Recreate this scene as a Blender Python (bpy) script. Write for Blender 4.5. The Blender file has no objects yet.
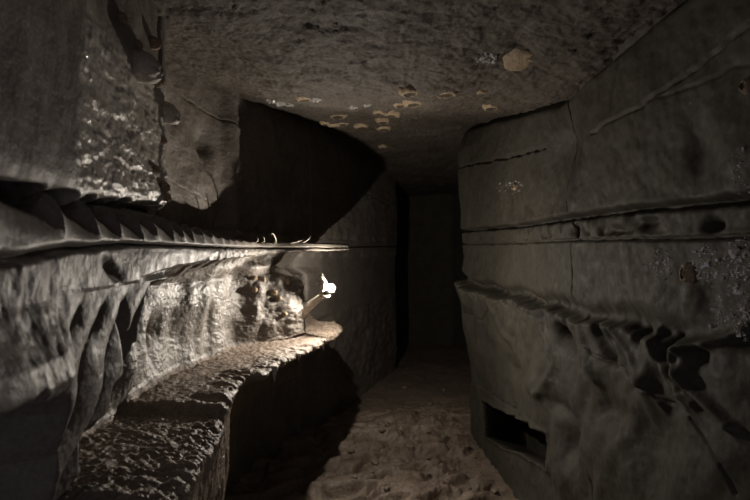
import bpy, math, random
import numpy as np
C = bpy.context.scene.collection
EYE = 1.5                       # eye height above the cave floor
rng = np.random.RandomState(7)

# ------------------------------------------------------------------ noise
def _hash(ix, iy, iz, seed):
    h = (ix.astype(np.uint32) * np.uint32(374761393) + iy.astype(np.uint32) * np.uint32(668265263)
         + iz.astype(np.uint32) * np.uint32(2147483647 - 19) + np.uint32(seed * 974711 + 13))
    h = (h ^ (h >> np.uint32(13))) * np.uint32(1274126177)
    h = (h ^ (h >> np.uint32(15))) * np.uint32(2246822519)
    return h ^ (h >> np.uint32(16))
_G = rng.normal(size=(256, 3)); _G /= np.linalg.norm(_G, axis=1)[:, None]; _G = _G.astype(np.float32)
def noise(x, y, z, seed=0):
    x = np.asarray(x, np.float32); y = np.asarray(y, np.float32); z = np.asarray(z, np.float32)
    x, y, z = np.broadcast_arrays(x, y, z)
    fx, fy, fz = np.floor(x), np.floor(y), np.floor(z)
    ix, iy, iz = fx.astype(np.int64), fy.astype(np.int64), fz.astype(np.int64)
    dx, dy, dz = x - fx, y - fy, z - fz
    u = dx*dx*dx*(dx*(dx*6-15)+10); v = dy*dy*dy*(dy*(dy*6-15)+10); w = dz*dz*dz*(dz*(dz*6-15)+10)
    def g(a, b, c):
        k = (_hash(ix+a, iy+b, iz+c, seed) & np.uint32(255)).astype(np.int64)
        gg = _G[k]
        return gg[..., 0]*(dx-a) + gg[..., 1]*(dy-b) + gg[..., 2]*(dz-c)
    def L(a, b, t): return a + (b-a)*t
    return 1.5*L(L(L(g(0,0,0), g(1,0,0), u), L(g(0,1,0), g(1,1,0), u), v),
                 L(L(g(0,0,1), g(1,0,1), u), L(g(0,1,1), g(1,1,1), u), v), w)
def fbm(x, y, z, f, octv=3, seed=0, gain=.5, ridge=False):
    s = 0; a = 1; t = 0
    for k in range(octv):
        n = noise(x*f, y*f, z*f, seed+k*17)
        if ridge: n = 1 - 2*np.abs(n)
        s = s + a*n; t += a; a *= gain; f *= 2.03
    return s / t
def S(a, b, x):
    t = np.clip((x-a)/(b-a), 0, 1); return t*t*(3-2*t)
def ip(x, pts):
    p = np.array(pts, float); return np.interp(x, p[:, 0], p[:, 1])
def sm(a, n):
    k = np.hanning(n+2)[1:-1]; k /= k.sum()
    return np.convolve(np.pad(a, n//2, mode='edge'), k, 'same')[n//2: n//2+len(a)]
def poly_dist(a, b, pts):
    d = np.full(a.shape, 1e9)
    for (x0, y0), (x1, y1) in zip(pts[:-1], pts[1:]):
        vx, vy = x1-x0, y1-y0; L2 = vx*vx+vy*vy+1e-12
        t = np.clip(((a-x0)*vx+(b-y0)*vy)/L2, 0, 1)
        d = np.minimum(d, np.hypot(a-x0-t*vx, b-y0-t*vy))
    return d
def gauss(a, b, a0, b0, ra, rb, rot=0):
    c, s = math.cos(rot), math.sin(rot)
    u = (a-a0)*c+(b-b0)*s; v = -(a-a0)*s+(b-b0)*c
    return np.exp(-(u/ra)**2-(v/rb)**2)

# ------------------------------------------------------------------ mesh helpers
def tag(o, label=None, cat=None, group=None, kind=None):
    if label: o['label'] = label
    if cat: o['category'] = cat
    if group: o['group'] = group
    if kind: o['kind'] = kind
    return o
def grid_mesh(name, P, mat, mask=None, facemask=None, flip=False, parent=None):
    n, m = P.shape[:2]
    idx = np.arange(n*m).reshape(n, m)
    q = np.stack([idx[:-1, :-1], idx[1:, :-1], idx[1:, 1:], idx[:-1, 1:]], -1)
    if facemask is not None: q = q[facemask[:-1, :-1]]
    q = q.reshape(-1, 4)
    if flip: q = q[:, ::-1]
    used, inv = np.unique(q, return_inverse=True)
    q = inv.reshape(-1, 4)
    V = P.reshape(-1, 3)[used].astype(np.float32).copy(); V[:, 2] += EYE
    me = bpy.data.meshes.new(name)
    me.vertices.add(len(V)); me.vertices.foreach_set('co', V.ravel())
    me.loops.add(q.size); me.loops.foreach_set('vertex_index', q.ravel().astype(np.int32))
    me.polygons.add(len(q)); me.polygons.foreach_set('loop_start', np.arange(0, q.size, 4, dtype=np.int32))
    me.polygons.foreach_set('use_smooth', np.ones(len(q), bool))
    if mask is not None:
        at = me.attributes.new('mask', 'FLOAT', 'POINT')
        at.data.foreach_set('value', mask.reshape(-1)[used].astype(np.float32))
    me.update(); me.validate()
    me.materials.append(mat)
    o = bpy.data.objects.new(name, me); C.objects.link(o)
    if parent: o.parent = parent
    return o
def normals(P):
    a = np.gradient(P, axis=0); b = np.gradient(P, axis=1)
    n = np.cross(a, b); n /= (np.linalg.norm(n, axis=-1, keepdims=True)+1e-12)
    return n
def raw(name, V, F, mat, parent=None, loc=None, smooth=True):
    me = bpy.data.meshes.new(name)
    me.from_pydata([tuple(v) for v in V], [], [tuple(f) for f in F]); me.update()
    me.polygons.foreach_set('use_smooth', [smooth]*len(me.polygons))
    me.materials.append(mat)
    o = bpy.data.objects.new(name, me); C.objects.link(o)
    if loc is not None: o.location = loc
    if parent: o.parent = parent
    return o

# ------------------------------------------------------------------ materials
def rock(name, c1, c2, rough=(.55, .8), fine=.5, fs=60., mid=.4, ms=14., spec=.4, stain=None, stretch=(1, 1, 1),
         mask_col=None, mask_rough=None, mask_fs=None, coat=0.):
    m = bpy.data.materials.new(name); m.use_nodes = True
    nt = m.node_tree; N = nt.nodes; L = nt.links; b = N['Principled BSDF']
    def node(t, **k):
        n = N.new(t)
        for a, v in k.items(): setattr(n, a, v)
        return n
    tc = node('ShaderNodeTexCoord'); mp = node('ShaderNodeMapping'); mp.inputs['Scale'].default_value = stretch
    L.new(tc.outputs['Object'], mp.inputs[0])
    def ns(scale, det, r=.6, dist=0.):
        n = node('ShaderNodeTexNoise'); n.inputs['Scale'].default_value = scale; n.inputs['Detail'].default_value = det
        n.inputs['Roughness'].default_value = r; n.inputs['Distortion'].default_value = dist
        L.new(mp.outputs[0], n.inputs['Vector']); return n.outputs['Fac']
    def ramp(src, p0, p1, a=(0, 0, 0, 1), c=(1, 1, 1, 1)):
        r = node('ShaderNodeValToRGB'); r.color_ramp.elements[0].position = p0; r.color_ramp.elements[1].position = p1
        r.color_ramp.elements[0].color = a; r.color_ramp.elements[1].color = c
        L.new(src, r.inputs[0]); return r.outputs[0]
    def mix(f, a, c):
        x = node('ShaderNodeMix', data_type='RGBA'); L.new(f, x.inputs[0])
        for s, v in ((6, a), (7, c)):
            if isinstance(v, tuple): x.inputs[s].default_value = (*v, 1)
            else: L.new(v, x.inputs[s])
        return x.outputs[2]
    col = mix(ramp(ns(5, 8, .62, .6), .35, .68), c1, c2)
    sp = ramp(ns(95, 4, .7), .35, .7)
    dk = mix(sp, tuple(v*.6 for v in c1), tuple(min(1, v*1.25) for v in c2))
    half = node('ShaderNodeValue'); half.outputs[0].default_value = .38
    col = mix(half.outputs[0], col, dk)
    if stain:
        col = mix(ramp(ns(2.6, 6, .6, 1.2), .56, .66), col, stain)
    att = None
    if mask_col or mask_rough is not None:
        att = node('ShaderNodeAttribute', attribute_name='mask').outputs['Fac']
    if mask_col: col = mix(att, col, mask_col)
    L.new(col, b.inputs['Base Color'])
    rr = node('ShaderNodeMapRange'); rr.inputs['To Min'].default_value = rough[0]; rr.inputs['To Max'].default_value = rough[1]
    rr.inputs['From Min'].default_value = .3; rr.inputs['From Max'].default_value = .7
    L.new(ns(22, 4), rr.inputs['Value'])
    ro = rr.outputs[0]
    if mask_rough is not None:
        mm = node('ShaderNodeMix', data_type='FLOAT'); L.new(att, mm.inputs[0]); L.new(ro, mm.inputs[2]); mm.inputs[3].default_value = mask_rough
        ro = mm.outputs[0]
    L.new(ro, b.inputs['Roughness'])
    b.inputs['Specular IOR Level'].default_value = spec
    b.inputs['Coat Weight'].default_value = coat; b.inputs['Coat Roughness'].default_value = .25
    b1 = node('ShaderNodeBump'); b1.inputs['Strength'].default_value = mid; b1.inputs['Distance'].default_value = .02
    L.new(ns(ms, 6, .6, .3), b1.inputs['Height'])
    b2 = node('ShaderNodeBump'); b2.inputs['Strength'].default_value = fine; b2.inputs['Distance'].default_value = .006
    L.new(ns(fs, 6, .65), b2.inputs['Height']); L.new(b1.outputs[0], b2.inputs['Normal'])
    L.new(b2.outputs[0], b.inputs['Normal'])
    return m
def plain(name, col, rough=.5, metal=0., emit=None, spec=.5):
    m = bpy.data.materials.new(name); m.use_nodes = True
    b = m.node_tree.nodes['Principled BSDF']
    n = m.node_tree.nodes.new('ShaderNodeTexNoise'); n.inputs['Scale'].default_value = 90
    r = m.node_tree.nodes.new('ShaderNodeValToRGB')
    r.color_ramp.elements[0].color = (*[c*.75 for c in col], 1); r.color_ramp.elements[1].color = (*[min(1, c*1.15) for c in col], 1)
    m.node_tree.links.new(n.outputs['Fac'], r.inputs[0]); m.node_tree.links.new(r.outputs[0], b.inputs['Base Color'])
    b.inputs['Roughness'].default_value = rough; b.inputs['Metallic'].default_value = metal
    b.inputs['Specular IOR Level'].default_value = spec
    if emit:
        b.inputs['Emission Color'].default_value = (*emit[:3], 1); b.inputs['Emission Strength'].default_value = emit[3]
    return m
M_left = rock('grey_flowstone', (.10, .085, .07), (.21, .185, .16), (.42, .7), .55, 70, .35, 16, .5, mask_col=(.42, .395, .355), mask_rough=.2)
M_lip = rock('smooth_cave_rock', (.11, .095, .08), (.20, .178, .152), (.42, .65), .3, 80, .2, 20, .5)
M_ledge = rock('rough_ledge_rock', (.15, .113, .085), (.33, .265, .21), (.36, .62), 1., 55, .7, 20, .45)
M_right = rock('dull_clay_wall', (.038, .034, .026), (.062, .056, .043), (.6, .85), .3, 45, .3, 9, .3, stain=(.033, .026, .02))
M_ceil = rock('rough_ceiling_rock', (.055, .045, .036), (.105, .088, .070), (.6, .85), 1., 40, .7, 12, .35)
M_floor = rock('trodden_mud', (.14, .108, .082), (.26, .205, .158), (.38, .6), .9, 50, .8, 14, .45)
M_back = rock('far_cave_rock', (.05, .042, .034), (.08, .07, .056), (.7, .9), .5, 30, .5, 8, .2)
M_nod = rock('tan_nodule_crust', (.26, .19, .12), (.48, .37, .25), (.5, .8), 1., 160, .6, 60, .4)
M_nodc = rock('dark_nodule_centre', (.045, .034, .022), (.10, .078, .05), (.6, .9), .8, 150, .6, 60, .3)
M_cal = rock('pale_calcite', (.42, .37, .30), (.62, .56, .48), (.3, .5), .6, 120, .4, 50, .5)
M_crys = plain('calcite_crystal', (.75, .74, .73), .12, .35, spec=.9)
M_stone = rock('loose_stone', (.17, .135, .105), (.32, .26, .205), (.5, .75), .8, 120, .5, 50, .4)

# ------------------------------------------------------------------ LEFT SIDE: a lofted profile for every Y
LAMP = np.array([-.262, 2.99, -.228])
Yl = np.concatenate([np.arange(.45, .8, .02), np.arange(.8, 1.6, .0035), np.arange(1.6, 4.0, .0055), np.arange(4.0, 6.4, .03), np.arange(6.4, 6.6, .02)])
UWp = [(.4, -.50), (.9, -.62), (1.3, -.70), (1.76, -.735), (1.83, -.77), (1.89, -.93), (2.1, -.98), (2.5, -1.02), (3.0, -.87), (3.5, -.69), (6.38, .30), (6.42, .2), (6.6, -.6)]
LIPp = [(.4, -.56), (.8, -.60), (1.1, -.655), (1.4, -.68), (2.0, -.69), (2.5, -.69), (2.85, -.665), (2.95, -.58), (3.0, -.40), (3.08, -.345), (3.18, -.29), (3.38, -.22), (3.48, -.185), (3.56, -.18), (3.66, -.24), (3.8, -.40), (4.0, -.54), (4.2, -.45), (6.38, .30), (6.42, .2), (6.6, -.6)]
RWp = [(.4, -.85), (1.3, -.90), (2.2, -.88), (2.5, -.84), (2.7, -.80), (2.85, -.67), (2.95, -.54), (3.05, -.47), (3.15, -.48), (3.3, -.54), (3.45, -.59), (3.7, -.62), (4.0, -.56), (4.2, -.452), (6.38, .30), (6.42, .2), (6.6, -.6)]
LEp = [(.4, -.44), (1.16, -.455), (1.3, -.465), (1.5, -.48), (1.62, -.50), (1.9, -.545), (2.03, -.55), (2.16, -.555), (2.23, -.485), (2.45, -.47), (2.7, -.395), (2.95, -.305), (3.2, -.25), (3.35, -.232), (3.48, -.228), (3.62, -.24), (3.72, -.33), (3.9, -.52), (4.2, -.45), (6.38, .30), (6.42, .2), (6.6, -.6)]
ZLp = [(.4, -.64), (1.1, -.555), (1.35, -.557), (1.6, -.566), (1.715, -.570), (1.75, -.532), (1.9, -.53), (2.5, -.545), (3.0, -.535), (3.4, -.535), (6.6, -.535)]
LF1p = [(.4, -.4), (1.1, -.46), (1.4, -.495), (1.6, -.52), (1.85, -.55), (1.93, -.565), (2.0, -.64), (2.2, -.82), (3.5, -.78), (4.0, -.60), (4.2, -.47), (6.38, .30), (6.42, .2), (6.6, -.6)]
LF2p = [(.4, -.4), (1.1, -.45), (1.7, -.56), (1.9, -.60), (1.98, -.66), (2.05, -.76), (2.3, -.92), (3.4, -.85), (4.0, -.62), (4.2, -.49), (6.38, .30), (6.42, .2), (6.6, -.6)]
def smc(pts, n=7): return sm(ip(Yl, pts), n)
UW, LIP, RW, LE, ZL, LF1, LF2 = smc(UWp, 5), smc(LIPp, 9), smc(RWp, 15), smc(LEp, 9), smc(ZLp, 7), smc(LF1p, 9), smc(LF2p, 9)
far = S(3.85, 4.25, Yl)
def Ye(z):     # where the hanging curtain ends, by height
    return np.interp(-z, [.0, .06, .09, .12, .16, .22, .28, .38, .45, .52, .7], [2.2, 1.95, 1.70, 1.56, 1.50, 1.49, 1.42, 1.36, 1.24, 1.15, 1.08])
def CUR(Y, z):  # surface of the curtain / flap in the left foreground
    x = ip(Y, [(.4, -.58), (.8, -.61), (1.1, -.665), (1.4, -.695), (2, -.7)])
    flap = (1-S(.92, 1.05, Y)) * (1-S(-.30, -.25, -np.asarray(z)*-1*-1))
    return x
def recess(Y, z, rw):
    wd = .07+.25*float(1-S(.06, .12, -np.asarray(z)))
    t = S(Ye(z)-.01, Ye(z)+wd, Y)
    c = ip(Y, [(.4, -.56), (.8, -.60), (1.1, -.655), (1.4, -.685), (2, -.70)])
    c = c + .065*np.exp(-((z+.22)/.08)**2)*(1-S(.93, 1.06, Y))          # swollen rim of the flap
    zh = .25+.20*np.clip(Y-.8, 0, .3)
    c = c - .50*S(zh, zh+.04, -z)*(1-S(.93, 1.06, Y))                   # hollow under the flap
    c = c - .05*S(.3, .6, -z)
    return c*(1-t) + rw*t
def mk(xs, zs): return np.stack([np.broadcast_to(xs, Yl.shape), np.broadcast_to(zs, Yl.shape)], -1)
near = 1-S(1.80, 1.87, Yl)
zb = ip(Yl, [(.4, .09), (.8, .115), (1.8, .16), (2.2, .13), (3, .11), (6.6, .1)])
nf = S(2.80, 3.05, Yl)*(1-far)
ztop = ip(Yl, [(.4, .11), (1.6, .10), (2.0, .09), (2.4, .062), (2.8, .050), (3.1, .045), (6.6, .045)])
K = [mk(UW-.02, 1.15), mk(UW, .62), mk(UW, .3), mk(UW+.005, zb+.03), mk(UW-.005*near, zb), mk((np.minimum(UW, LIP)-.14)*near+(UW+.05*(1-far))*(1-near), (zb-.012)*near+(.035*(1-far)+.09*far)*(1-near)),
     mk(LIP-.022*(1-far), ztop)]
K += [mk(LIP-.004*(1-far), .6*ztop+.014), mk(LIP-.0*(1-far), .034), mk(LIP, .016), mk(LIP+.004*(1-far)*(1-nf), -.012*(1-nf)+.012*nf)]
zlb = ip(Yl, [(.4, -.06), (1.3, -.075), (1.5, -.07), (2, -.045), (2.85, -.03), (3.0, -.006), (3.5, .004), (3.9, -.01), (6.6, -.03)])
K += [mk(LIP-.004*(1-far)*S(1.4, 1.6, Yl)+.004*(1-S(1.4, 1.6, Yl)), zlb), mk((LIP-.03*(1-far)*S(1.4, 1.6, Yl)+.004*(1-S(1.4, 1.6, Yl)))*(1-nf)+(RW-.05)*nf, zlb-.012*(1-nf))]
z_r = [-.095, -.14, -.19, -.235, -.26, -.285, -.31, -.34, -.42]
for i, z in enumerate(z_r):
    zz = np.full(Yl.shape, z)
    zz = zz
    rwx = RW + (.0 if i else .06)*(1-far)*(1-nf) - .16*nf*float(S(-.20, -.13, z))
    K.append(mk(recess(Yl, z, rwx), zz))
K += [mk(recess(Yl, -.50, RW+.01*(1-far)), ZL+.03), mk(recess(Yl, -.55, RW+.03*(1-far)), ZL+.002)]
jn = len(K)-1
lo = S(1.0, 1.1, Yl)
LEe = LE*lo + (recess(Yl, -.6, RW)+.02)*(1-lo)
K += [mk(.5*(K[jn][:, 0]+LEe), ZL-.0), mk(LEe-.02*(1-far), ZL-.012), mk(LEe, ZL-.035*1.0)]
K += [mk(LEe-.012*(1-far)-.25*(1-far)*S(1.96, 2.12, Yl), ZL-.09), mk(LF1, -.82), mk(LF2, -1.2), mk(LF2, -1.68)]
K = np.stack(K, 1)              # (nY, K, 2)
# resample every profile with fixed counts per segment
segn = []
names = K.shape[1]
meanlen = np.linalg.norm(np.diff(K[(Yl > 1.3) & (Yl < 3.6)], axis=1), axis=-1).max(0)
for k in range(names-1):
    segn.append(int(np.clip(meanlen[k]/.0042, 6, 90)))
T = []
for k, n in enumerate(segn): T += list(k + np.arange(n)/n)
T.append(names-1); T = np.array(T)
def sample(K, T):
    k = np.clip(np.floor(T).astype(int), 0, names-2); f = (T-k)[None, :, None]
    return K[:, k]*(1-f) + K[:, k+1]*f
PR = sample(K, T)
def smT(a, n):
    k = np.hanning(n+2)[1:-1]; k /= k.sum(); o = np.zeros_like(a); h = n//2
    ap = np.pad(a, ((0, 0), (h, h), (0, 0)), mode='edge')
    for i in range(n): o += k[i]*ap[:, i:i+a.shape[1]]
    return o
PR = smT(PR, 9)
P = np.zeros((len(Yl), len(T), 3))
P[..., 0] = PR[..., 0]; P[..., 1] = Yl[:, None]; P[..., 2] = PR[..., 1]
Yg = P[..., 1]; Xg = P[..., 0].copy(); Zg = P[..., 2].copy(); Tg = np.broadcast_to(T, Yg.shape)
nrm = normals(P)
if nrm[len(Yl)//2, 5, 0] < 0: nrm = -nrm; FL = False
else: FL = True
def seg(a, b, s=.6): return S(a-s, a+s*.2, Tg)*(1-S(b-s*.2, b+s, Tg))
up = 1-S(4.6, 5.2, Tg)                 # upper wall
lip = seg(6, 12, .8)
rec = seg(12.8, jn-.1, .6)
top = seg(jn+.05, jn+2.6, .15)
low = S(jn+2.6, jn+3.2, Tg)
curY = 1-S(-.02, .06, Yg-Ye(Zg))
cur = curY*seg(9.7, jn+3, .5)
d = np.zeros_like(Yg)
n1 = fbm(Xg, Yg, Zg, 3.2, 3, 1); n2 = fbm(Xg, Yg, Zg, 13, 3, 5); n3 = fbm(Xg, Yg, Zg, 55, 3, 9); nr = fbm(Xg, Yg, Zg, 32, 3, 21, .55, True)
# upper block: broad smooth folds near, rough crystalline patch further along
blk = up*(1-S(1.78, 1.87, Yg))
patch = blk*S(1.10, 1.18, Yg+.06*n2+.16*n1)*(1-S(.50, .64, Zg+.1*n1+.25*(1.45-Yg)*0))
d += blk*(1-patch)*(.02*n1 + .008*fbm(Xg, Yg*1.2, Zg*.7, 6, 2, 31) + .003*n2)
pz = fbm(Xg, Yg*.5, Zg*1.1, 17, 4, 35, .6)
d += patch*(.024*n1 + .018*pz + .003*n3)
seam = 1.71+.03*noise(Zg*9, 0*Zg, 0*Zg, 3)
d -= blk*.014*np.exp(-((Yg-seam)/.01)**2)
# upper wall beyond the block
uw2 = up*S(1.86, 1.93, Yg)
d += uw2*(.03*n1*(1-.5*far[:, None]) + .008*n2 + .002*n3 + .02*S(.25, .05, Zg)*fbm(Xg, Yg, Zg*.6, 10, 2, 44))
d -= uw2*.07*gauss(Yg, Zg, 2.78, .60, .07, .10)  # hollow shaped in to give the round shadow on this wall
for pts in ([(1.95, .47), (2.2, .42), (2.5, .34), (2.85, .26), (3.05, .22)], [(2.6, .80), (3.2, .72), (4.2, .66), (6.0, .55)]):
    pd = poly_dist(Yg, Zg+.02*noise(Yg*12, 0*Yg, 0*Yg, 8), pts)
    d -= uw2*((.0025 if pts[0][0] < 2 else .006)*np.exp(-(pd/.0045)**2))
d += uw2*.06*S(.0, .06, 3.07-Yg+.04*n2)*S(2.9, 3.0, Yg)
# fins and scoops along the top of the lip
fins = [.62, .78, 1.06, 1.22, 1.355, 1.485, 1.60, 1.73, 1.83, 1.92, 2.05, 2.17, 2.30, 2.41, 2.52, 2.64, 2.78, 2.92]
amp = [.05, .055, .055, .055, .048, .045, .03, .045, .03, .042, .035, .03, .035, .028, .03, .03, .026, .025]
fz = np.zeros_like(Yg)
yy = Yg + .8*(Zg-.02) + .008*n2*3      # fins lean
for i in range(len(fins)-1):
    a, b = fins[i], fins[i+1]; u = np.clip((yy-a)/(b-a), 0, 1); inside = (yy >= a) & (yy < b)
    A = amp[i]*(1-u)+amp[i+1]*u
    prof = np.where(u < .8, np.maximum(1-u/.8, 0)**1.4, ((u-.8)/.2)**2)   # cusp at the fins, scooped between
    fz = np.where(inside, A*(prof-.75), fz)
finmask = S(.016, .075, Zg)*seg(4.4, 8.9, .6)*(1-S(2.9, 3.15, Yg))
d += finmask*fz*(.50+.35*S(.06, .11, Zg))
d += finmask*(.004*n2)
# band below the crack
band = seg(9.2, 12.4, .5)*(1-curY)
d += band*(1-far[:, None])*(.014*n1+.012*n2 + .002*n3 + .22*fz*S(1.6, 2.2, Yg))
ck = .012 + .0*Yg; ck = ip(Yg, [(.4, -.03), (.85, -.014), (1.05, .004), (1.4, .018), (2.0, .014), (3.2, .012), (6.6, .05)]) + .004*noise(Yg*9, 0*Yg, 0*Yg, 12)
wck = ip(Yg, [(.4, .010), (1.0, .008), (1.5, .005), (3.5, .003), (4.5, .006)])
d -= (lip+uw2*far[:, None])*(.035*np.exp(-((Zg-ck)/wck)**2))
# curtain: S-curved drapery folds
warp = Yg - .62*Zg + .022*np.sin(Zg*22+.5)
fold = np.abs(np.sin(warp*24+1.2*n1))
d += cur*S(.9, 1.12, Yg)*S(.07, .15, -Zg)*(.016*(fold**.8-.6)) + cur*(.018*n1+.005*n2+.0010*n3)
d -= (cur+curY*seg(9.2, 12.4, .5))*.012*gauss(Yg, Zg, 1.27, -.05, .06, .02, -.5)
d -= cur*.06*gauss(Yg, Zg, 1.36, -.23, .022, .06, .25)
d += cur*(1-S(.95, 1.1, Yg))*(.010*fbm(Xg, Yg, Zg*.5, 18, 3, 77))
# recess flowstone
rr_ = rec*(1-cur)*(1-far[:, None])
d += rr_*(.040*1.3*fbm(Xg, Yg*1.1, Zg*.6, 5, 2, 51) + .002*nr + .003*n3 + .009*n2)
mass = gauss(Yg, Zg, 3.02, -.37, .17, .15)
d += rr_*mass*(.05 + .03*n2 + .004*n3 + .02*n1)
d += rr_*.045*gauss(Yg, Zg, 2.35, -.20, .18, .10) + rr_*.05*gauss(Yg, Zg, 1.75, -.38, .06, .16)
d -= rr_*.06*gauss(Yg, Zg, 2.02, -.33, .07, .06)
# ledge top & edge
lt = top*(1-far[:, None])*lo[:, None]
rough_near = 1-S(1.70, 1.8, Yg)
pit = fbm(Xg, Yg, Zg, 42, 3, 61, .6)
d += lt*((.014-.008*rough_near)*n1 + .008*n2 + (.006+.008*rough_near+.006*S(2.9, 3.3, Yg))*pit + .005*nr)
edge = seg(jn+1.4, jn+3, .4)*S(1.1, 1.3, Yg)*(1-far[:, None])
d += edge*(.030*fbm(Yg, 0*Yg, 0*Yg, 11, 3, 71, .6) + .012*fbm(Yg, 0*Yg, 0*Yg, 40, 2, 75) + .006*n2)
lf = low*(1-far[:, None])
d += lf*(.014*fbm(Xg, Yg*1.6, Zg*.4, 9, 3, 81) + .006*n2 + .003*n3)
d -= lf*.02*np.exp(-(poly_dist(Yg, Zg, [(1.62, -.86), (1.72, -.78), (1.83, -.74)])/.006)**2)
d += .025*n1*low*far[:, None] + .012*n2*low*far[:, None]
P = P + nrm*d[..., None]
# the seam crack where the ledge meets the wall behind
mask = np.clip(patch*1.0 + rr_*(.35+.35*S(-.1, .4, n2))*(1-S(2.55, 2.85, Yg)) + .5*band*S(1.4, 2.0, Yg)*S(0, .4, n2), 0, 1)
iscur = (Yg < Ye(Zg)+.03) & (Tg > 12) & (Tg < jn+1.0)
isledge = (Tg >= jn-.7) & (Yg > 1.0) & (Yg < 4.02) & (Zg > -1.0) & ~iscur
islip = (Tg >= 5.0) & (Tg <= 12.5) & (Yg < 3.95) & ~iscur
rest = ~(iscur | isledge | islip)
tag(grid_mesh('wall_left', P, M_left, mask, rest, FL), kind='structure')
tag(grid_mesh('rock_ledge', P, M_ledge, mask, isledge, FL), 'rough brown rock ledge jutting from the left wall below the shining lamp', 'rock ledge')
tag(grid_mesh('fluted_overhang', P, M_lip, mask, islip, FL), 'long grey rock overhang with sharp fins and a level crack along the left wall', 'rock overhang')
tag(grid_mesh('flowstone_curtain', P, M_lip, mask, iscur, FL), 'smooth folded flowstone curtain drooping in the left foreground beside the ledge', 'flowstone')
from_left = P   # kept for placing things on the surface
def on_left(px, py, tmin=0, tmax=99):
    """nearest point of the left surface seen along a photo direction"""
    sel = (T >= tmin) & (T <= tmax)
    Q = P[:, sel]; N_ = normals(P)[:, sel]*(1 if FL else -1)
    u = 375+500*Q[..., 0]/Q[..., 1]; v = 250-500*Q[..., 2]/Q[..., 1]
    e = np.hypot(u-px, v-py); c = e < e.min()+2
    y0 = Q[..., 1][c].min()
    k = np.unravel_index(np.argmin(np.where(c & (Q[..., 1] < y0+.08), e, 1e9)), e.shape)
    return Q[k], N_[k]

# ------------------------------------------------------------------ RIGHT WALL
XR = .87
def R(px, py):                     # photo direction -> (distance along wall, height)
    Y = XR*500/(px-375.); return (Y, (250-py)*Y/500.)
sR = np.concatenate([np.arange(.4, 1.1, .012), np.arange(1.1, 4.6, .0048), np.arange(4.6, 6.4, .03)])
zR = np.arange(-1.66, 1.2, .0055)
plan = np.array([(0, .93, 0), (.5, .91, .5), (1.2, .88, 1.2), (2.2, .87, 2.2), (3.0, .865, 3.0), (3.6, .82, 3.6), (3.95, .79, 3.95), (4.2, .79, 4.18), (4.35, .86, 4.30), (4.6, 1.10, 4.38), (5.4, 1.9, 4.5), (6.4, 2.9, 4.6)])
px_, py_ = sm(np.interp(sR, plan[:, 0], plan[:, 1]), 21), sm(np.interp(sR, plan[:, 0], plan[:, 2]), 21)
tx, ty = np.gradient(px_), np.gradient(py_); tl = np.hypot(tx, ty); nx, ny = -ty/tl, tx/tl
SR, ZR = np.meshgrid(sR, zR, indexing='ij')
PX, PY = px_[:, None]+0*ZR, py_[:, None]+0*ZR
d = np.zeros_like(SR)
g1 = fbm(PX, PY, ZR, 1.6, 3, 101); g2 = fbm(PX, PY, ZR, 8, 3, 105); g3 = fbm(PX, PY, ZR, 45, 3, 109)
d += .035*g1 + .014*g2 + .0015*g3
cn = S(2.8, 4.1, SR)
d += cn*ip(ZR, [(-1.6, -.0), (-1.0, .0), (-.6, .03), (-.25, .07), (-.05, .06), (.2, .085), (.8, .09), (1.1, .0)])
# ridge: an oblique scalloped edge with the wall undercut above it
rp = [R(449, 258), R(470, 278), R(500, 293), R(530, 303), R(560, 312), R(600, 324), R(650, 334), R(700, 345), R(750, 352)]
rp = sorted(rp); rz = np.interp(SR, [a for a, b in rp], [b for a, b in rp])
rz = rz + .012*np.sin(SR*11+5*g1) + .012*noise(SR*9, 0*SR, 0*SR, 111)
dz = ZR - rz
ramp_ = ip(SR, [(.4, .012), (1.4, .02), (2.0, .035), (3, .06), (4, .075), (4.4, .04)])*(1-S(4.4, 4.7, SR))
sc = ip(SR, [(1, 9), (2, 12), (3, 15), (4.4, 20)])
ph = np.cumsum(np.interp(sR, [1, 2, 3, 4.4], [34, 44, 56, 70])*np.gradient(sR))[:, None] - dz*14 + 3.5*g2 + 3*g1
flute = np.abs(np.sin(ph*.5 + .8*g2))
d += ramp_*(S(.012, -.015, dz)*np.exp(np.minimum(dz, 0)/.32) - 1.0*np.exp(-((dz-.03)/.035)**2)*S(-.005, .015, dz))
d += ramp_*.55*(flute-.6)*np.exp(-(dz/.05)**2)*(.35+.65*S(1.7, 2.3, SR))*(1+1.2*g1)
uu, vv = SR*.80+ZR*.60, -SR*.60+ZR*.80
d += .028*fbm(uu*2.0, vv*.45, 0*SR, 3.2, 2, 161, .4)*S(.02, -.12, dz)*S(-1.5, -1.2, ZR)
# bedding grooves either side of a recessed band
def wob(a): return .006*noise(SR*6, 0*SR, 0*SR, a) + .003*noise(SR*25, 0*SR, 0*SR, a+1)
gu = ip(SR, sorted([R(457, 234), R(520, 226), R(575, 217), R(640, 208), R(700, 203), R(750, 198)])) + wob(120)
gl = ip(SR, sorted([R(457, 245), R(520, 243), R(575, 240), R(640, 239), R(700, 238), R(750, 235)])) + wob(130)
inb = S(-.006, .006, gu-ZR)*S(-.004, .004, ZR-gl)
near_r = 1-S(2.6, 4.4, SR)*.3
wu = ip(SR, [(1, .009), (2, .010), (3, .009), (4.4, .010)])
hol = S(-.05, .35, fbm(PX, PY, ZR, 9, 2, 133))*S(.0, .03, ZR-gl)
d -= inb*(.010 + .020*hol*S(-.2, .3, g1))
d -= .075*np.exp(-((ZR-gu)/(1.15*wu))**2)*(.6+.4*S(-.3, .2, noise(SR*3, 0*SR, 0*SR, 140))) + .035*np.exp(-((ZR-gl)/.005)**2)
for (a, b, ra, rb, dd) in ((575, 231, .035, .03, .05), (640, 222, .06, .02, .03), (612, 231, .05, .018, .04), (705, 226, .03, .02, .04)):
    q = R(a, b); d -= dd*gauss(SR, ZR, q[0], q[1], ra, rb)
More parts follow.
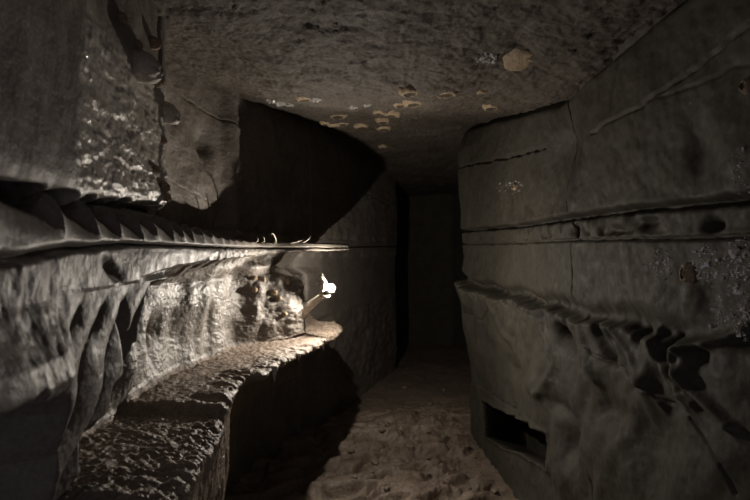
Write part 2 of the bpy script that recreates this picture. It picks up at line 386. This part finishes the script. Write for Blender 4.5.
# cracks
def crack(pts, depth, w, seed):
    pp = [R(*p) for p in pts]
    wx = .012*noise(SR*14, ZR*14, 0*SR, seed); wz = .012*noise(SR*14, ZR*14, 0*SR+5, seed)
    return depth*np.exp(-(poly_dist(SR+wx, ZR+wz, pp)/w)**2)
d -= crack([(562, 88), (570, 120), (571, 160), (569, 200), (574, 240), (573, 300)], .014, .004, 150)
d -= crack([(463, 172), (500, 162), (530, 152), (546, 148)], .025, .008, 151)
d -= crack([(590, 134), (650, 98), (700, 60), (750, 20)], .014, .005, 152)
d -= crack([(640, 105), (690, 85), (750, 58)], .006, .004, 158)
d -= crack([(587, 344), (620, 368), (650, 388), (665, 400), (692, 417)], .014, .0035, 153)
d -= crack([(692, 417), (706, 440), (722, 460), (728, 490)], .012, .005, 154)
d -= crack([(487, 385), (515, 408), (530, 425)], .012, .006, 155)
d -= crack([(590, 480), (592, 500)], .02, .006, 156)
d -= crack([(482, 312), (497, 320), (503, 306)], .012, .006, 157)
# scoops
for (a, b, ra, rb, dd, ro) in ((668, 350, .02, .04, .03, .2), (705, 356, .022, .028, .035, .3), (566, 336, .05, .06, .05, .8), (615, 335, .03, .04, .03, .3), (520, 372, .10, .05, .05, 0),
                               (560, 408, .12, .05, .05, 0), (610, 415, .10, .06, .04, 0), (500, 345, .08, .06, .03, 0), (528, 345, .07, .08, .03, 0), (570, 440, .08, .10, .06, 0), (640, 440, .1, .1, .03, 0),
                               (690, 150, .05, .10, .03, 0), (700, 300, .06, .05, .03, 0), (565, 150, .12, .08, .03, 0), (640, 335, .02, .03, .03, 0)):
    q = R(a, b); d -= dd*gauss(SR, ZR, q[0], q[1], ra, rb, ro)
for (a, b, ra, rb, dd) in ((690, 372, .03, .09, .03), (650, 380, .04, .10, .03), (600, 370, .10, .05, .02), (540, 385, .10, .08, .04), (560, 470, .1, .1, .03)):
    q = R(a, b); d += dd*gauss(SR, ZR, q[0], q[1], ra, rb)
def fold(pts, amp_, w_):
    return amp_*np.exp(-(poly_dist(SR+.02*g2, ZR+.02*g2, [R(*p) for p in pts])/w_)**2)
d += fold([(740, 334), (706, 340), (684, 352), (682, 366), (700, 392), (735, 425)], .030, .016)
d += fold([(655, 330), (660, 352), (674, 378), (700, 405)], .026, .018)
d += fold([(618, 326), (630, 350), (645, 378), (662, 402)], .022, .022)
d += fold([(584, 318), (590, 345), (600, 380)], .020, .025)
d += fold([(545, 310), (550, 335), (560, 365), (545, 395)], .022, .03)
d += fold([(505, 298), (512, 330), (520, 350)], .018, .03)
d -= fold([(672, 340), (676, 362), (690, 385)], .035, .014)
d -= fold([(602, 332), (612, 355)], .040, .03)
d -= fold([(565, 328), (575, 350)], .035, .035)
# square-cut hole
hc = [R(490, 401), R(547, 434), R(549, 470), R(494, 436)]
def inside_poly(a, b, poly, soft):
    m = np.ones_like(a)
    cx = sum(p[0] for p in poly)/4; cz = sum(p[1] for p in poly)/4
    for i in range(4):
        x0, z0 = poly[i]; x1, z1 = poly[(i+1) % 4]; L_ = math.hypot(x1-x0, z1-z0)
        s_ = ((x1-x0)*(b-z0)-(z1-z0)*(a-x0))/L_
        if ((x1-x0)*(cz-z0)-(z1-z0)*(cx-x0)) < 0: s_ = -s_
        m *= S(-soft*.3, soft, s_)
    return m
hw = .012*g2
HM = inside_poly(SR+hw, ZR+hw, hc, .012); d -= .42*HM
d += .016*np.exp(-(poly_dist(SR, ZR, hc+hc[:1])/.022)**2)*S(.6, .0, inside_poly(SR, ZR, hc, .02))
zcl = ip(PY, [(0, .80), (1.6, .80), (2.4, .765), (3.2, .87), (4.2, 1.02), (5.2, .98), (9, .9)]) - .05*S(.5, .9, PX)*S(3.4, 2.2, PY)
d -= .05*np.exp(-((ZR-zcl+.0)/.028)**2)
PRt = np.stack([PX+nx[:, None]*d, PY+ny[:, None]*d+.35*HM, ZR-.25*HM], -1)
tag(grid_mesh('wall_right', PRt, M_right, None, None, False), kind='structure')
NR = normals(PRt)
if NR[300, 200, 0] > 0: NR = -NR
def on_right(px, py):
    u = 375+500*PRt[..., 0]/PRt[..., 1]; v = 250-500*PRt[..., 2]/PRt[..., 1]
    k = np.unravel_index(np.argmin(np.hypot(u-px, v-py)), u.shape); return PRt[k], NR[k]

# ------------------------------------------------------------------ CEILING, FLOOR, BACK
cx = np.concatenate([np.arange(-1.4, 1.3, .0085), np.arange(1.3, 3.3, .04)]); cy = np.concatenate([np.arange(.2, 1.2, .02), np.arange(1.2, 4.6, .0085), np.arange(4.6, 9, .04)])
CX, CY = np.meshgrid(cx, cy, indexing='ij')
lift = .10*S(-.35, -.95, CX)*S(1.75, 2.2, CY)
cz = ip(CY, [(0, .80), (1.6, .80), (2.4, .765), (3.2, .87), (4.2, 1.02), (5.2, .98), (6.0, .90), (6.8, .86), (9, .85)])
cz = cz + lift - .05*S(.5, .9, CX)*S(3.4, 2.2, CY)
h1 = fbm(CX, CY, 0*CX, 2.4, 3, 201); h2 = fbm(CX, CY*1.4, 0*CX, 11, 4, 205, .55); h3 = fbm(CX, CY*1.5, 0*CX, 34, 3, 209, .55, True); h4 = fbm(CX, CY, 0*CX, 90, 2, 213)
cz = cz + .045*h1 + .022*h2 + .012*h3 + .004*h4
def Cc(px, py, h=.86): Y = h*500/(250.-py); return ((px-375)*Y/500., Y)
for (a, b, r1, r2) in ((424, 130, .045, .03), (388, 157, .06, .05)):
    q = Cc(a, b, .92); cz = cz + .10*gauss(CX, CY, q[0], q[1], r1, r2)
PC = np.stack([CX, CY, cz], -1)
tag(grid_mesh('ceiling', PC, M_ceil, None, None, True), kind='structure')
NC = normals(PC); NC = np.where(NC[..., 2:3] > 0, -NC, NC)
def on_ceil(px, py):
    u = 375+500*PC[..., 0]/PC[..., 1]; v = 250-500*PC[..., 2]/PC[..., 1]
    k = np.unravel_index(np.argmin(np.hypot(u-px, v-py)), u.shape); return PC[k], NC[k]

fx = np.concatenate([np.arange(-1.2, 1.3, .009), np.arange(1.3, 3.3, .05)]); fy = np.concatenate([np.arange(.2, 2.6, .03), np.arange(2.6, 6.2, .009), np.arange(6.2, 9, .04)])
FX, FY = np.meshgrid(fx, fy, indexing='ij')
wx = FX+.10*noise(FX*3, FY*3, 0*FX, 301); wy = FY+.10*noise(FX*3, FY*3, 0*FX, 303)
f1 = fbm(FX, FY, 0*FX, 1.8, 3, 305)
ca, sa = math.cos(.5), math.sin(.5)
ru, rv = wx*ca+wy*sa, -wx*sa+wy*ca
pl = fbm(ru*.6, rv*1.6, 0*FX, 5.5, 3, 307, .5)
step = np.tanh(pl*9)*.5
nr_ = (1-S(4.1, 4.9, FY-.35*FX+.3*f1))*(1-.75*S(.6, .78, FX))
f3 = fbm(FX, FY, 0*FX, 38, 3, 311, .55)
fzz = -1.5 + .03*f1 + nr_*(.060*step + .035*pl + .008*fbm(wx, wy, 0*FX, 20, 3, 313)) + (.005+.017*nr_)*(.6-1.6*np.abs(f3)) + (1-nr_)*.006*fbm(FX, FY, 0*FX, 14, 2, 317)
fzz = fzz - .6*S(.98, 1.12, FX)*(1-S(4.15, 4.35, FY))
PF = np.stack([FX, FY, fzz], -1)
tag(grid_mesh('floor', PF, M_floor, None, None, False), kind='structure')
def floor_z(x, y):
    i = int(np.argmin(np.abs(fx-x))); j = int(np.argmin(np.abs(fy-y))); return fzz[i, j]

# the passage bends away behind the left wall's end; its far wall
a_ = np.linspace(0, 1, 160); bz = np.arange(-1.66, 1.2, .03)
bx = np.interp(a_, [0, .12, .3, .6, 1], [-.75, -1.1, -.2, 1.2, 3.0]); by = np.interp(a_, [0, .12, .3, .6, 1], [6.5, 8.4, 8.2, 7.8, 4.5])
BX, BZ = np.meshgrid(bx, bz, indexing='ij'); BY = by[:, None]+0*BZ
dd = .12*fbm(BX, BY, BZ, 1.2, 3, 401) + .03*fbm(BX, BY, BZ, 6, 3, 405)
PB = np.stack([BX, BY-dd, BZ], -1)
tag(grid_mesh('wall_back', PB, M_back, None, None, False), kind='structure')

# ------------------------------------------------------------------ THINGS
def frame(n):
    n = np.array(n, float); n /= np.linalg.norm(n)
    a = np.array([0, 0, 1.]) if abs(n[2]) < .9 else np.array([1., 0, 0])
    u = np.cross(a, n); u /= np.linalg.norm(u); v = np.cross(n, u); return u, v, n
def nodule(pos, nor, r, h, label, group, seed, asp=1., dish=.5, lean=(0, 0, 0), rot=0., shell=None):
    """a knobbly round concretion on the rock: crusted shell with a hollowed dark centre"""
    u, v, n = frame(nor)
    if rot:
        c_, s_ = math.cos(rot), math.sin(rot); u, v = u*c_+v*s_, -u*s_+v*c_
    dome = dish < .2
    prof = [(1.12, -.6), (1.10, -.12), (1.06, .10), (1.0, .34), (.92, .60), (.82, .82), (.72, .93), (.62, .95)]
    cen = [(.62, .95), (.56, .95-.35*dish), (.48, .95-.62*dish), (.32, .95-.8*dish), (.15, .95-.9*dish), (.0, .95-.92*dish)]
    if dome:
        prof = [(1.1, -.6), (1.06, -.1), (1.04, .2), (.98, .45), (.86, .68), (.70, .84), (.5, .95)]
        cen = [(.5, .95), (.35, .99), (.18, 1.01), (.0, 1.01)]
    pos = np.array(pos)
    base = pos
    def build(pr, nm, mat, parent):
        seg_ = 28; V = []; F = []
        for i, (a, b) in enumerate(pr):
            for k in range(seg_):
                t = 2*math.pi*k/seg_
                x, y = math.cos(t)*a, math.sin(t)*a
                w = 1 + .16*float(noise(x*1.6, y*1.6, b*.6+seed*3.1, 500)) + .06*float(noise(x*5, y*5, b*4+seed*3.1, 503))
                hh = b*h*(1+.25*float(noise(x*2.3, y*2.3, seed*2.7, 507)))
                q = (u*x*r*asp + v*y*r)*w + n*hh + np.array(lean)*max(0, b)*h
                V.append(q)
        for i in range(len(pr)-1):
            for k in range(seg_):
                F.append((i*seg_+k, i*seg_+(k+1) % seg_, (i+1)*seg_+(k+1) % seg_, (i+1)*seg_+k))
        return raw(nm, V, F, mat, parent)
    root = bpy.data.objects.new('rock_nodule', None); C.objects.link(root); root.empty_display_size = .02
    root.location = (base[0], base[1], base[2]+EYE)
    tag(root, label, 'rock nodule', group)
    build(prof, 'crust', shell or M_nod, root)
    build(cen, 'rounded_tip' if dome else 'hollow_centre', (shell or M_nod) if dome else M_nodc, root)
    return root
G1 = 'round rock nodules on the ceiling'
ceil_n = [
 (338, 115, 8, 1.35, 'dark-centred rock nodule topping the pale clump at the ceiling left'),
 (343, 122, 6, 1.3, 'pale rock nodule at the lower right of the left ceiling clump'),
 (334, 124.5, 6, 1.4, 'pale rock nodule at the bottom of the left ceiling clump'),
 (325, 123, 4.5, 1.5, 'small pale rock nodule at the far left end of the left ceiling clump'),
 (304, 98, 7.5, 1.9, 'flat pale rock nodule amid white crystals, the leftmost on the ceiling'),
 (361, 126, 7, 1.4, 'lone brown rock nodule on the ceiling between the pale clump and central column'),
 (379, 112, 6.5, 1.4, 'pale-rimmed nodule on the ceiling touching a browner one on its right'),
 (392.5, 113, 7.5, 1.4, 'brown nodule on the ceiling at the right of a touching pair'),
 (383, 120.5, 6.5, 1.45, 'tan nodule on the ceiling just below the touching pair'),
 (384, 128, 7, 1.4, 'tan nodule on the ceiling, lower of two stacked in the central column'),
 (385.5, 141, 6, 1.4, 'dim nodule low on the ceiling, upper of the two nearest the dark passage'),
 (383, 147, 4.5, 1.5, 'smallest dim nodule, lowest of all those on the ceiling'),
 (409, 91, 9, 1.4, 'tan rock nodule, topmost of the trio mid ceiling'),
 (400.5, 104, 6.5, 1.35, 'small tan rock nodule, left one of the ceiling trio'),
 (413, 102, 9, 1.4, 'wide tan rock nodule, lower right one of the ceiling trio'),
 (446, 92, 11, 1.25, 'large orange-brown rock nodule to the right of the ceiling trio'),
 (491, 106, 7.5, 1.3, 'rock nodule on the ceiling nearest the top of the right wall'),
 (482, 92, 5, 1.4, 'faint small ceiling nodule just above and left of the one near the right wall'),
 (519, 61, 14, 1.9, 'largest flattest yellowish rock nodule, rightmost and uppermost on the ceiling'),
]
for i, (a, b, r, asp, lab) in enumerate(ceil_n):
    p, n = on_ceil(a, b)
    n = (n*.3+np.array([0, 0, -1])*.7)
    rw = 1.1*r*p[1]/500
    nodule(p, n, rw, min(rw*.42, .02) if r < 12 else .013, lab, G1, i+1, asp=1.35 if r > 12 else 1., dish=.25 if r < 12 else .1)
G2 = 'rock nodules on the upper left wall'
for i, (a, b, r, asp, h, lab) in enumerate([
 (139, 66, 14, 1., 1.35, 'largest dark round nodule with a pale lower rim on the upper left wall block'),
 (165, 112, 10, .85, 1.3, 'dark oval nodule with a pale rim at the right edge of the left block'),
 (152, 42, 6, .7, 1.4, 'small brown nodule high on the left block, right of and above the largest one'),
 (155, 80, 6, .7, 1.3, 'small brown nodule on the left block between the two big dark ones'),
 (121, 17, 5, 1., 1.2, 'small bright-tipped nodule, topmost on the left block'),
 (136, 44, 4.5, .6, 1.4, 'narrow knob just above the largest dark nodule on the left block'),
 (162, 140, 4, .9, 1.2, 'tiny brown nodule just below the dark oval nodule at the left block edge'),
 (155, 169, 4, .9, 1.2, 'tiny dark round nodule low on the left block beside the glistening patch'),
 (163, 186, 5, .7, 1.2, 'small rusty nodule low on the right edge of the left block'),
 (166, 197, 4, .7, 1.2, 'tiny rusty nodule, lowest on the right edge of the left block')]):
    p, n = on_left(a, b, 0, 5)
    n = np.array([1, -.12, 0]); rw = 1.12*r*p[1]/500
    nodule(p, n, rw, rw*h, lab, G2, i+31, asp=asp*1.0, dish=.1, lean=(0, .1, -.25), shell=M_cal if r > 8 else None)
G3 = 'tiny nodules on the bright flowstone by the lamp'
for i, (a, b, r, lab) in enumerate([
 (254, 278, 3, 'tiny nodule, leftmost in the upper row on the bright flowstone left of the lamp'),
 (262.5, 280, 3.6, 'tiny round nodule, second from the left in the upper row on the bright flowstone'),
 (255, 290, 3.2, 'tiny dark nodule, lowest at the left of the group on the bright flowstone'),
 (273.5, 292.5, 3.4, 'tiny nodule, upper of the two in the middle of the bright flowstone'),
 (278.5, 298.5, 3, 'tiny nodule, lower of the two in the middle of the bright flowstone'),
 (287, 282.5, 3.6, 'tiny nodule nearest the lamp on the bright flowstone'),
 (285.5, 314, 3, 'tiny rusty nodule at the foot of the bright flowstone just above the ledge crack')]):
    p, n = on_left(a, b, 12, jn)
    rw = .8*r*p[1]/500
    nodule(p, np.array([.7, -.7, 0]), rw, rw*1.1, lab, G3, i+51, dish=.15)
for i, (a, b, r, asp, lab) in enumerate([
 (688, 273, 10, .7, 'orange-brown nodule among crystals on the right wall below the grooves'),
 (746, 86, 7, .8, 'small tan nodule at the right wall edge high above the grooves'),
 (515, 187, 3, 1.5, 'tiny pale nodule on the far part of the right wall above the grooves')]):
    p, n = on_right(a, b); rw = r*p[1]/500
    nodule(p, np.array([-1, -.0, 0]), rw, rw*.7, lab, 'rock nodules on the right wall', i+71, asp=asp, dish=.35)

# tubes: stalactites and twisted helictites
def tube(pts, rad, seg_=8):
    pts = np.array(pts, float); V = []; F = []
    for i, p in enumerate(pts):
        t = pts[min(i+1, len(pts)-1)]-pts[max(i-1, 0)]; u, v, _ = frame(t)
        for k in range(seg_):
            a = 2*math.pi*k/seg_; V.append(p+(u*math.cos(a)+v*math.sin(a))*rad[i]*(1+.12*math.sin(i*2.3+k*1.7)))
    for i in range(len(pts)-1):
        for k in range(seg_): F.append((i*seg_+k, i*seg_+(k+1) % seg_, (i+1)*seg_+(k+1) % seg_, (i+1)*seg_+k))
    F.append(tuple(range(seg_))[::-1]); F.append(tuple((len(pts)-1)*seg_+k for k in range(seg_)))
    return V, F
for (a, b, L_, r, lab) in ((273, 368, .058, .017, 'longest little stalactite under the ledge edge, leftmost of three'),
                           (298, 355, .026, .009, 'stubby little stalactite under the ledge edge, middle of three'),
                           (323, 341, .050, .012, 'thin little stalactite under the ledge edge, nearest the lamp')):
    p, n = on_left(a, b, jn+1.5, jn+3.2)
    pts = [np.array([0, 0, .02]), np.zeros(3), (0, 0, -L_*.25), (.001, 0, -L_*.55), (.002, 0, -L_*.8), (.002, 0, -L_)]
    V, F = tube(pts, [r*1.5, r, r*.62, r*.36, r*.2, r*.05], 12)
    tag(raw('stalactite', V, F, M_cal, None, (p[0]+.002, p[1], p[2]+EYE-.010)), lab, 'stalactite', 'little stalactites under the ledge edge')
def helic(a, b, offs, r, lab):
    p, n = on_left(a, b, 6, 11)
    pts = [np.array([-.02, 0, -.005])] + [np.array(q, float) for q in offs]
    V, F = tube(pts, list(np.linspace(r, r*.35, len(pts))), 7)
    tag(raw('helictite', V, F, M_cal, None, (p[0], p[1], p[2]+EYE)), lab, 'helictite', 'thin twisted helictites along the crack of the left overhang')
helic(275, 244, [(.01, 0, .01), (.012, -.02, .035), (.005, -.035, .055), (0, -.055, .062), (.0, -.075, .058), (.0, -.085, .05)], .004, 'hooked helictite curling up and left above the crack near the lamp')
helic(291, 244, [(.02, 0, .003), (.04, .01, .008), (.06, .02, .014), (.075, .03, .02)], .0035, 'straight thin helictite lying along the crack, left of a forked one')
helic(303, 243, [(.015, 0, .006), (.028, 0, .016), (.04, 0, .030), (.046, 0, .042)], .003, 'upright forked helictite above the crack over the lamp')
helic(263, 243, [(.008, 0, .012), (.01, -.01, .028), (.004, -.02, .036)], .004, 'short bent helictite just left of the hooked one')
helic(256, 243, [(.01, 0, .01), (.014, -.01, .022), (.012, -.012, .033)], .004, 'short stubby helictite, leftmost above the crack')

# pale rock finger that carries the lamp
L0 = LAMP
pts = [L0+np.array(q) for q in ((-.20, .06, -.14), (-.13, .045, -.10), (-.065, .025, -.05), (-.04, .015, .0), (-.045, .015, .035), (-.062, .01, .065), (-.058, .005, .09))]
V, F = tube(pts, [.05, .030, .020, .026, .021, .013, .006], 16)
V2, F2 = tube([L0+np.array(q) for q in ((-.058, .01, .04), (-.078, .005, .038), (-.093, 0, .026), (-.10, 0, .012))], [.012, .009, .006, .002], 8)
F += [tuple(i+len(V) for i in f) for f in F2]; V += V2
V3, F3 = tube([L0+np.array(q) for q in ((-.07, .03, -.03), (-.05, .02, -.05), (-.02, .012, -.052), (.0, .01, -.045))], [.014, .014, .012, .004], 10)
F += [tuple(i+len(V) for i in f) for f in F3]; V += V3
V = [v+.10*np.array([float(noise(*(v*38), s)) for s in (601, 602, 603)])*.06 for v in V]
tag(raw('calcite_spur', V, F, M_cal, None, (0, 0, EYE)), 'brightly lit white calcite spur touching the left side of the lamp', 'calcite spur')

# the lamp
D = np.array([.22, -.97, .0]); D /= np.linalg.norm(D)
lamp = bpy.data.objects.new('cave_lamp', None); C.objects.link(lamp); lamp.location = (L0[0], L0[1], L0[2]+EYE); lamp.empty_display_size = .03
tag(lamp, 'small round lamp shining white above the tip of the left rock ledge', 'lamp')
def lathe(pr, seg_=32, ax=None, off=(0, 0, 0)):
    u, v, n = frame(D if ax is None else ax); V = []; F = []
    for a, b in pr:
        for k in range(seg_):
            t = 2*math.pi*k/seg_; V.append((u*math.cos(t)+v*math.sin(t))*a+n*b+np.array(off))
    for i in range(len(pr)-1):
        for k in range(seg_): F.append((i*seg_+k, i*seg_+(k+1) % seg_, (i+1)*seg_+(k+1) % seg_, (i+1)*seg_+k))
    return V, F
M_steel = plain('dull_lamp_metal', (.06, .057, .054), .8, 0, None, .2)
M_black = plain('black_lamp_rim', (.012, .012, .012), .6, 0, None, .2)
M_glow = plain('lit_bulb', (1, .95, .88), .3, 0, (1, .90, .78, 16000))
raw('socket', *lathe([(.0, -.060), (.009, -.060), (.011, -.055), (.011, -.030), (.008, -.024), (.008, -.010), (.0, -.010)], 24, (.72, -.35, .6)), M_steel, lamp)
raw('rim', *lathe([(.0255+.0028*math.cos(t), -.006+.0028*math.sin(t)) for t in np.linspace(0, 2*math.pi, 11)]), M_black, lamp)
V, F = tube([np.array((-.020, .004, -.017)), np.array((-.026, .010, -.020)), np.array((-.033, .014, -.024))], [.0018, .0018, .0018], 8)
raw('bracket', V, F, M_black, lamp)
raw('bulb', *lathe([(.0085*math.sin(t), .0085*math.cos(t)) for t in np.linspace(.01, math.pi-.01, 11)], 16), M_glow, lamp)

# crystals glistening on the rock: a scatter of tiny calcite crystals, one object per patch
def crystals(name, pts, nors, size, label, seed):
    r = random.Random(seed); V = []; F = []
    O = np.array([(1, 0, 0), (-1, 0, 0), (0, 1, 0), (0, -1, 0), (0, 0, 1.5), (0, 0, -1.5)], float)
    T8 = [(0, 2, 4), (2, 1, 4), (1, 3, 4), (3, 0, 4), (2, 0, 5), (1, 2, 5), (3, 1, 5), (0, 3, 5)]
    for p, n in zip(pts, nors):
        u, v, w = frame(np.array(n)+np.array([r.uniform(-.6, .6) for _ in range(3)]))
        t = r.uniform(0, 6.28); c_, s_ = math.cos(t), math.sin(t); u, v = u*c_+v*s_, -u*s_+v*c_
        s = 1.25*size*(.5+2.2*r.random()**6)*(2. if r.random() < .03 else 1.); b = len(V)
        for o in O: V.append(np.array(p)+(u*o[0]+v*o[1]+w*o[2])*s)
        F += [tuple(b+i for i in f) for f in T8]
    o = raw(name, V, F, M_crys, None, (0, 0, EYE), smooth=False)
    return tag(o, label, 'crystals', None, 'stuff')
def scat_right(cx_, cy_, rx, ry, n, seed):
    r = random.Random(seed); A = []; B = []
    for _ in range(n):
        t = r.uniform(0, 6.28); q = r.random()**.6
        p, nn = on_right_fast(cx_+rx*q*math.cos(t), cy_+ry*q*math.sin(t)); A.append(p); B.append(nn)
    return A, B
def on_right_fast(px, py):
    Y, z = R(px, py); i = min(len(sR)-1, int(np.searchsorted(sR, Y))); j = int(round((z-zR[0])/.0055))
    j = max(0, min(len(zR)-1, j)); return PRt[i, j], NR[i, j]
for i, (a, b, rx, ry, n, s, lab) in enumerate([
  (660, 264, 16, 18, 240, .0011, 'sparkling crystals on the right wall left of the orange-brown nodule'),
  (704, 266, 15, 22, 300, .0012, 'sparkling crystals on the right wall right of the orange-brown nodule'),
  (709, 312, 13, 18, 240, .0010, 'dim patch of crystals on the right wall below the orange-brown nodule'),
  (738, 265, 18, 28, 420, .0012, 'bright sparkling crystals at the right edge of the right wall below the grooves'),
  (738, 315, 14, 28, 240, .0011, 'lowest dim patch of crystals at the right edge of the right wall'),
  (738, 170, 14, 26, 150, .0009, 'faint crystals at the right edge of the right wall above the grooves'),
  (516, 187, 10, 7, 90, .0018, 'tiny pale crystals on the far part of the right wall')]):
    A, B = scat_right(a, b, rx, ry, n, 900+i); crystals('calcite_crystals', A, B, 1.5*s, lab, 950+i)
# left block glitter
def scat_left(m, n, seed):
    r = np.random.RandomState(seed); k = np.argwhere(m); k = k[r.choice(len(k), n)]
    nn = nrm[k[:, 0], k[:, 1]]; return [P[a, b] for a, b in k], list(nn)
A, B = scat_left(patch > .8, 420, 5); crystals('calcite_crystals', A, B, .0011, 'glistening crystals strewn over the rough patch of the upper left block', 971)
A, B = scat_left((band > .8) & (Yg > 1.3) & (Yg < 2.3), 160, 6); crystals('calcite_crystals', A, B, .0010, 'glistening crystals on the band just under the crack of the left overhang', 972)
A, B = scat_left(iscur & (Yg > 1.05) & (Zg < -.35), 120, 7); crystals('calcite_crystals', A, B, .0009, 'glistening crystals at the foot of the flowstone curtain', 973)
A, B = scat_left((rr_ > .8) & (Yg > 1.6) & (Yg < 3), 300, 8); crystals('calcite_crystals', A, B, .0013, 'glistening crystals on the pale flowstone above the ledge', 974)
# crystals on the ceiling
for i, (a, b, rx, ry, n, lab) in enumerate([(281, 103, 14, 4, 500, 'white crystal crust on the ceiling at the far left of the nodules'), (312, 98, 10, 3, 260, 'white crystal crust around the flat pale ceiling nodule'),
      (352, 107, 5, 2, 80, 'tiny pale crystal crust between the left clump and the middle nodules'), (368, 105, 5, 2, 80, 'tiny pale crystal crust just left of the middle nodules'),
      (487, 58, 12, 4, 160, 'pale crystal streak on the ceiling left of the largest flat nodule')]):
    r = random.Random(70+i); A = []; B = []
    for _ in range(n):
        t = r.uniform(0, 6.28); q = r.random()**.6
        X, Y = Cc(a+rx*q*math.cos(t), b+ry*q*math.sin(t), .86)
        p0, n0 = on_ceil(a, b); h = p0[2]; X, Y = Cc(a+rx*q*math.cos(t), b+ry*q*math.sin(t), h)
        ii = int(np.argmin(np.abs(cx-X))); jj = int(np.argmin(np.abs(cy-Y))); A.append(PC[ii, jj]); B.append(NC[ii, jj])
    crystals('calcite_crystals', A, B, .0030, lab, 80+i)

# loose stones on the floor
def stone(x, y, s, seed, label, group):
    r = np.random.RandomState(seed); import bmesh
    bm = bmesh.new(); bmesh.ops.create_icosphere(bm, subdivisions=2, radius=1)
    sx, sy, sz = s*r.uniform(.8, 1.3), s*r.uniform(.6, 1.1), s*r.uniform(.35, .6)
    for v in bm.verts:
        c = np.array(v.co); k = 1+.45*float(noise(*(c*1.3+seed), 700))+.15*float(noise(*(c*3+seed), 701))
        c = np.sign(c)*np.abs(c)**.8*k; v.co = (c[0]*sx, c[1]*sy, c[2]*sz)
    me = bpy.data.meshes.new('loose_stone'); bm.to_mesh(me); bm.free(); me.materials.append(M_stone)
    o = bpy.data.objects.new('loose_stone', me); C.objects.link(o)
    o.location = (x, y, floor_z(x, y)+EYE+sz*.6); o.rotation_euler = (0, 0, r.uniform(0, 6.28))
    tag(o, label, 'stone', group)
r = random.Random(12)
k = 0
while k < 46:
    px, py = r.uniform(345, 500), r.uniform(385, 498)
    Y = 1.5*500/(py-250); X = (px-375)*Y/500
    if X > .74: continue
    k += 1
    stone(X, Y, r.uniform(.008, .022)*(.7+Y/6), 3000+k, 'small loose brown stone on the mud floor between the ledge and right wall', 'loose stones scattered on the cave floor')

# ------------------------------------------------------------------ world and camera
w = bpy.data.worlds.new('dark'); bpy.context.scene.world = w; w.use_nodes = True
w.node_tree.nodes['Background'].inputs[0].default_value = (.92, .84, .95, 1); w.node_tree.nodes['Background'].inputs[1].default_value = .14  # dim ambient fill, added to lift the deepest shadows; not a source in the cave
cam = bpy.data.cameras.new('camera'); co = bpy.data.objects.new('camera', cam); C.objects.link(co)
co.location = (0, 0, EYE); co.rotation_euler = (math.pi/2, 0, 0)
cam.sensor_width = 36; cam.lens = 24; cam.clip_start = .05
cam.dof.use_dof = True; cam.dof.focus_distance = 2.2; cam.dof.aperture_fstop = 4.0
sc_ = bpy.context.scene; sc_.camera = co
sc_.view_settings.view_transform = 'Standard'; sc_.view_settings.look = 'None'; sc_.view_settings.exposure = 0; sc_.view_settings.gamma = 1
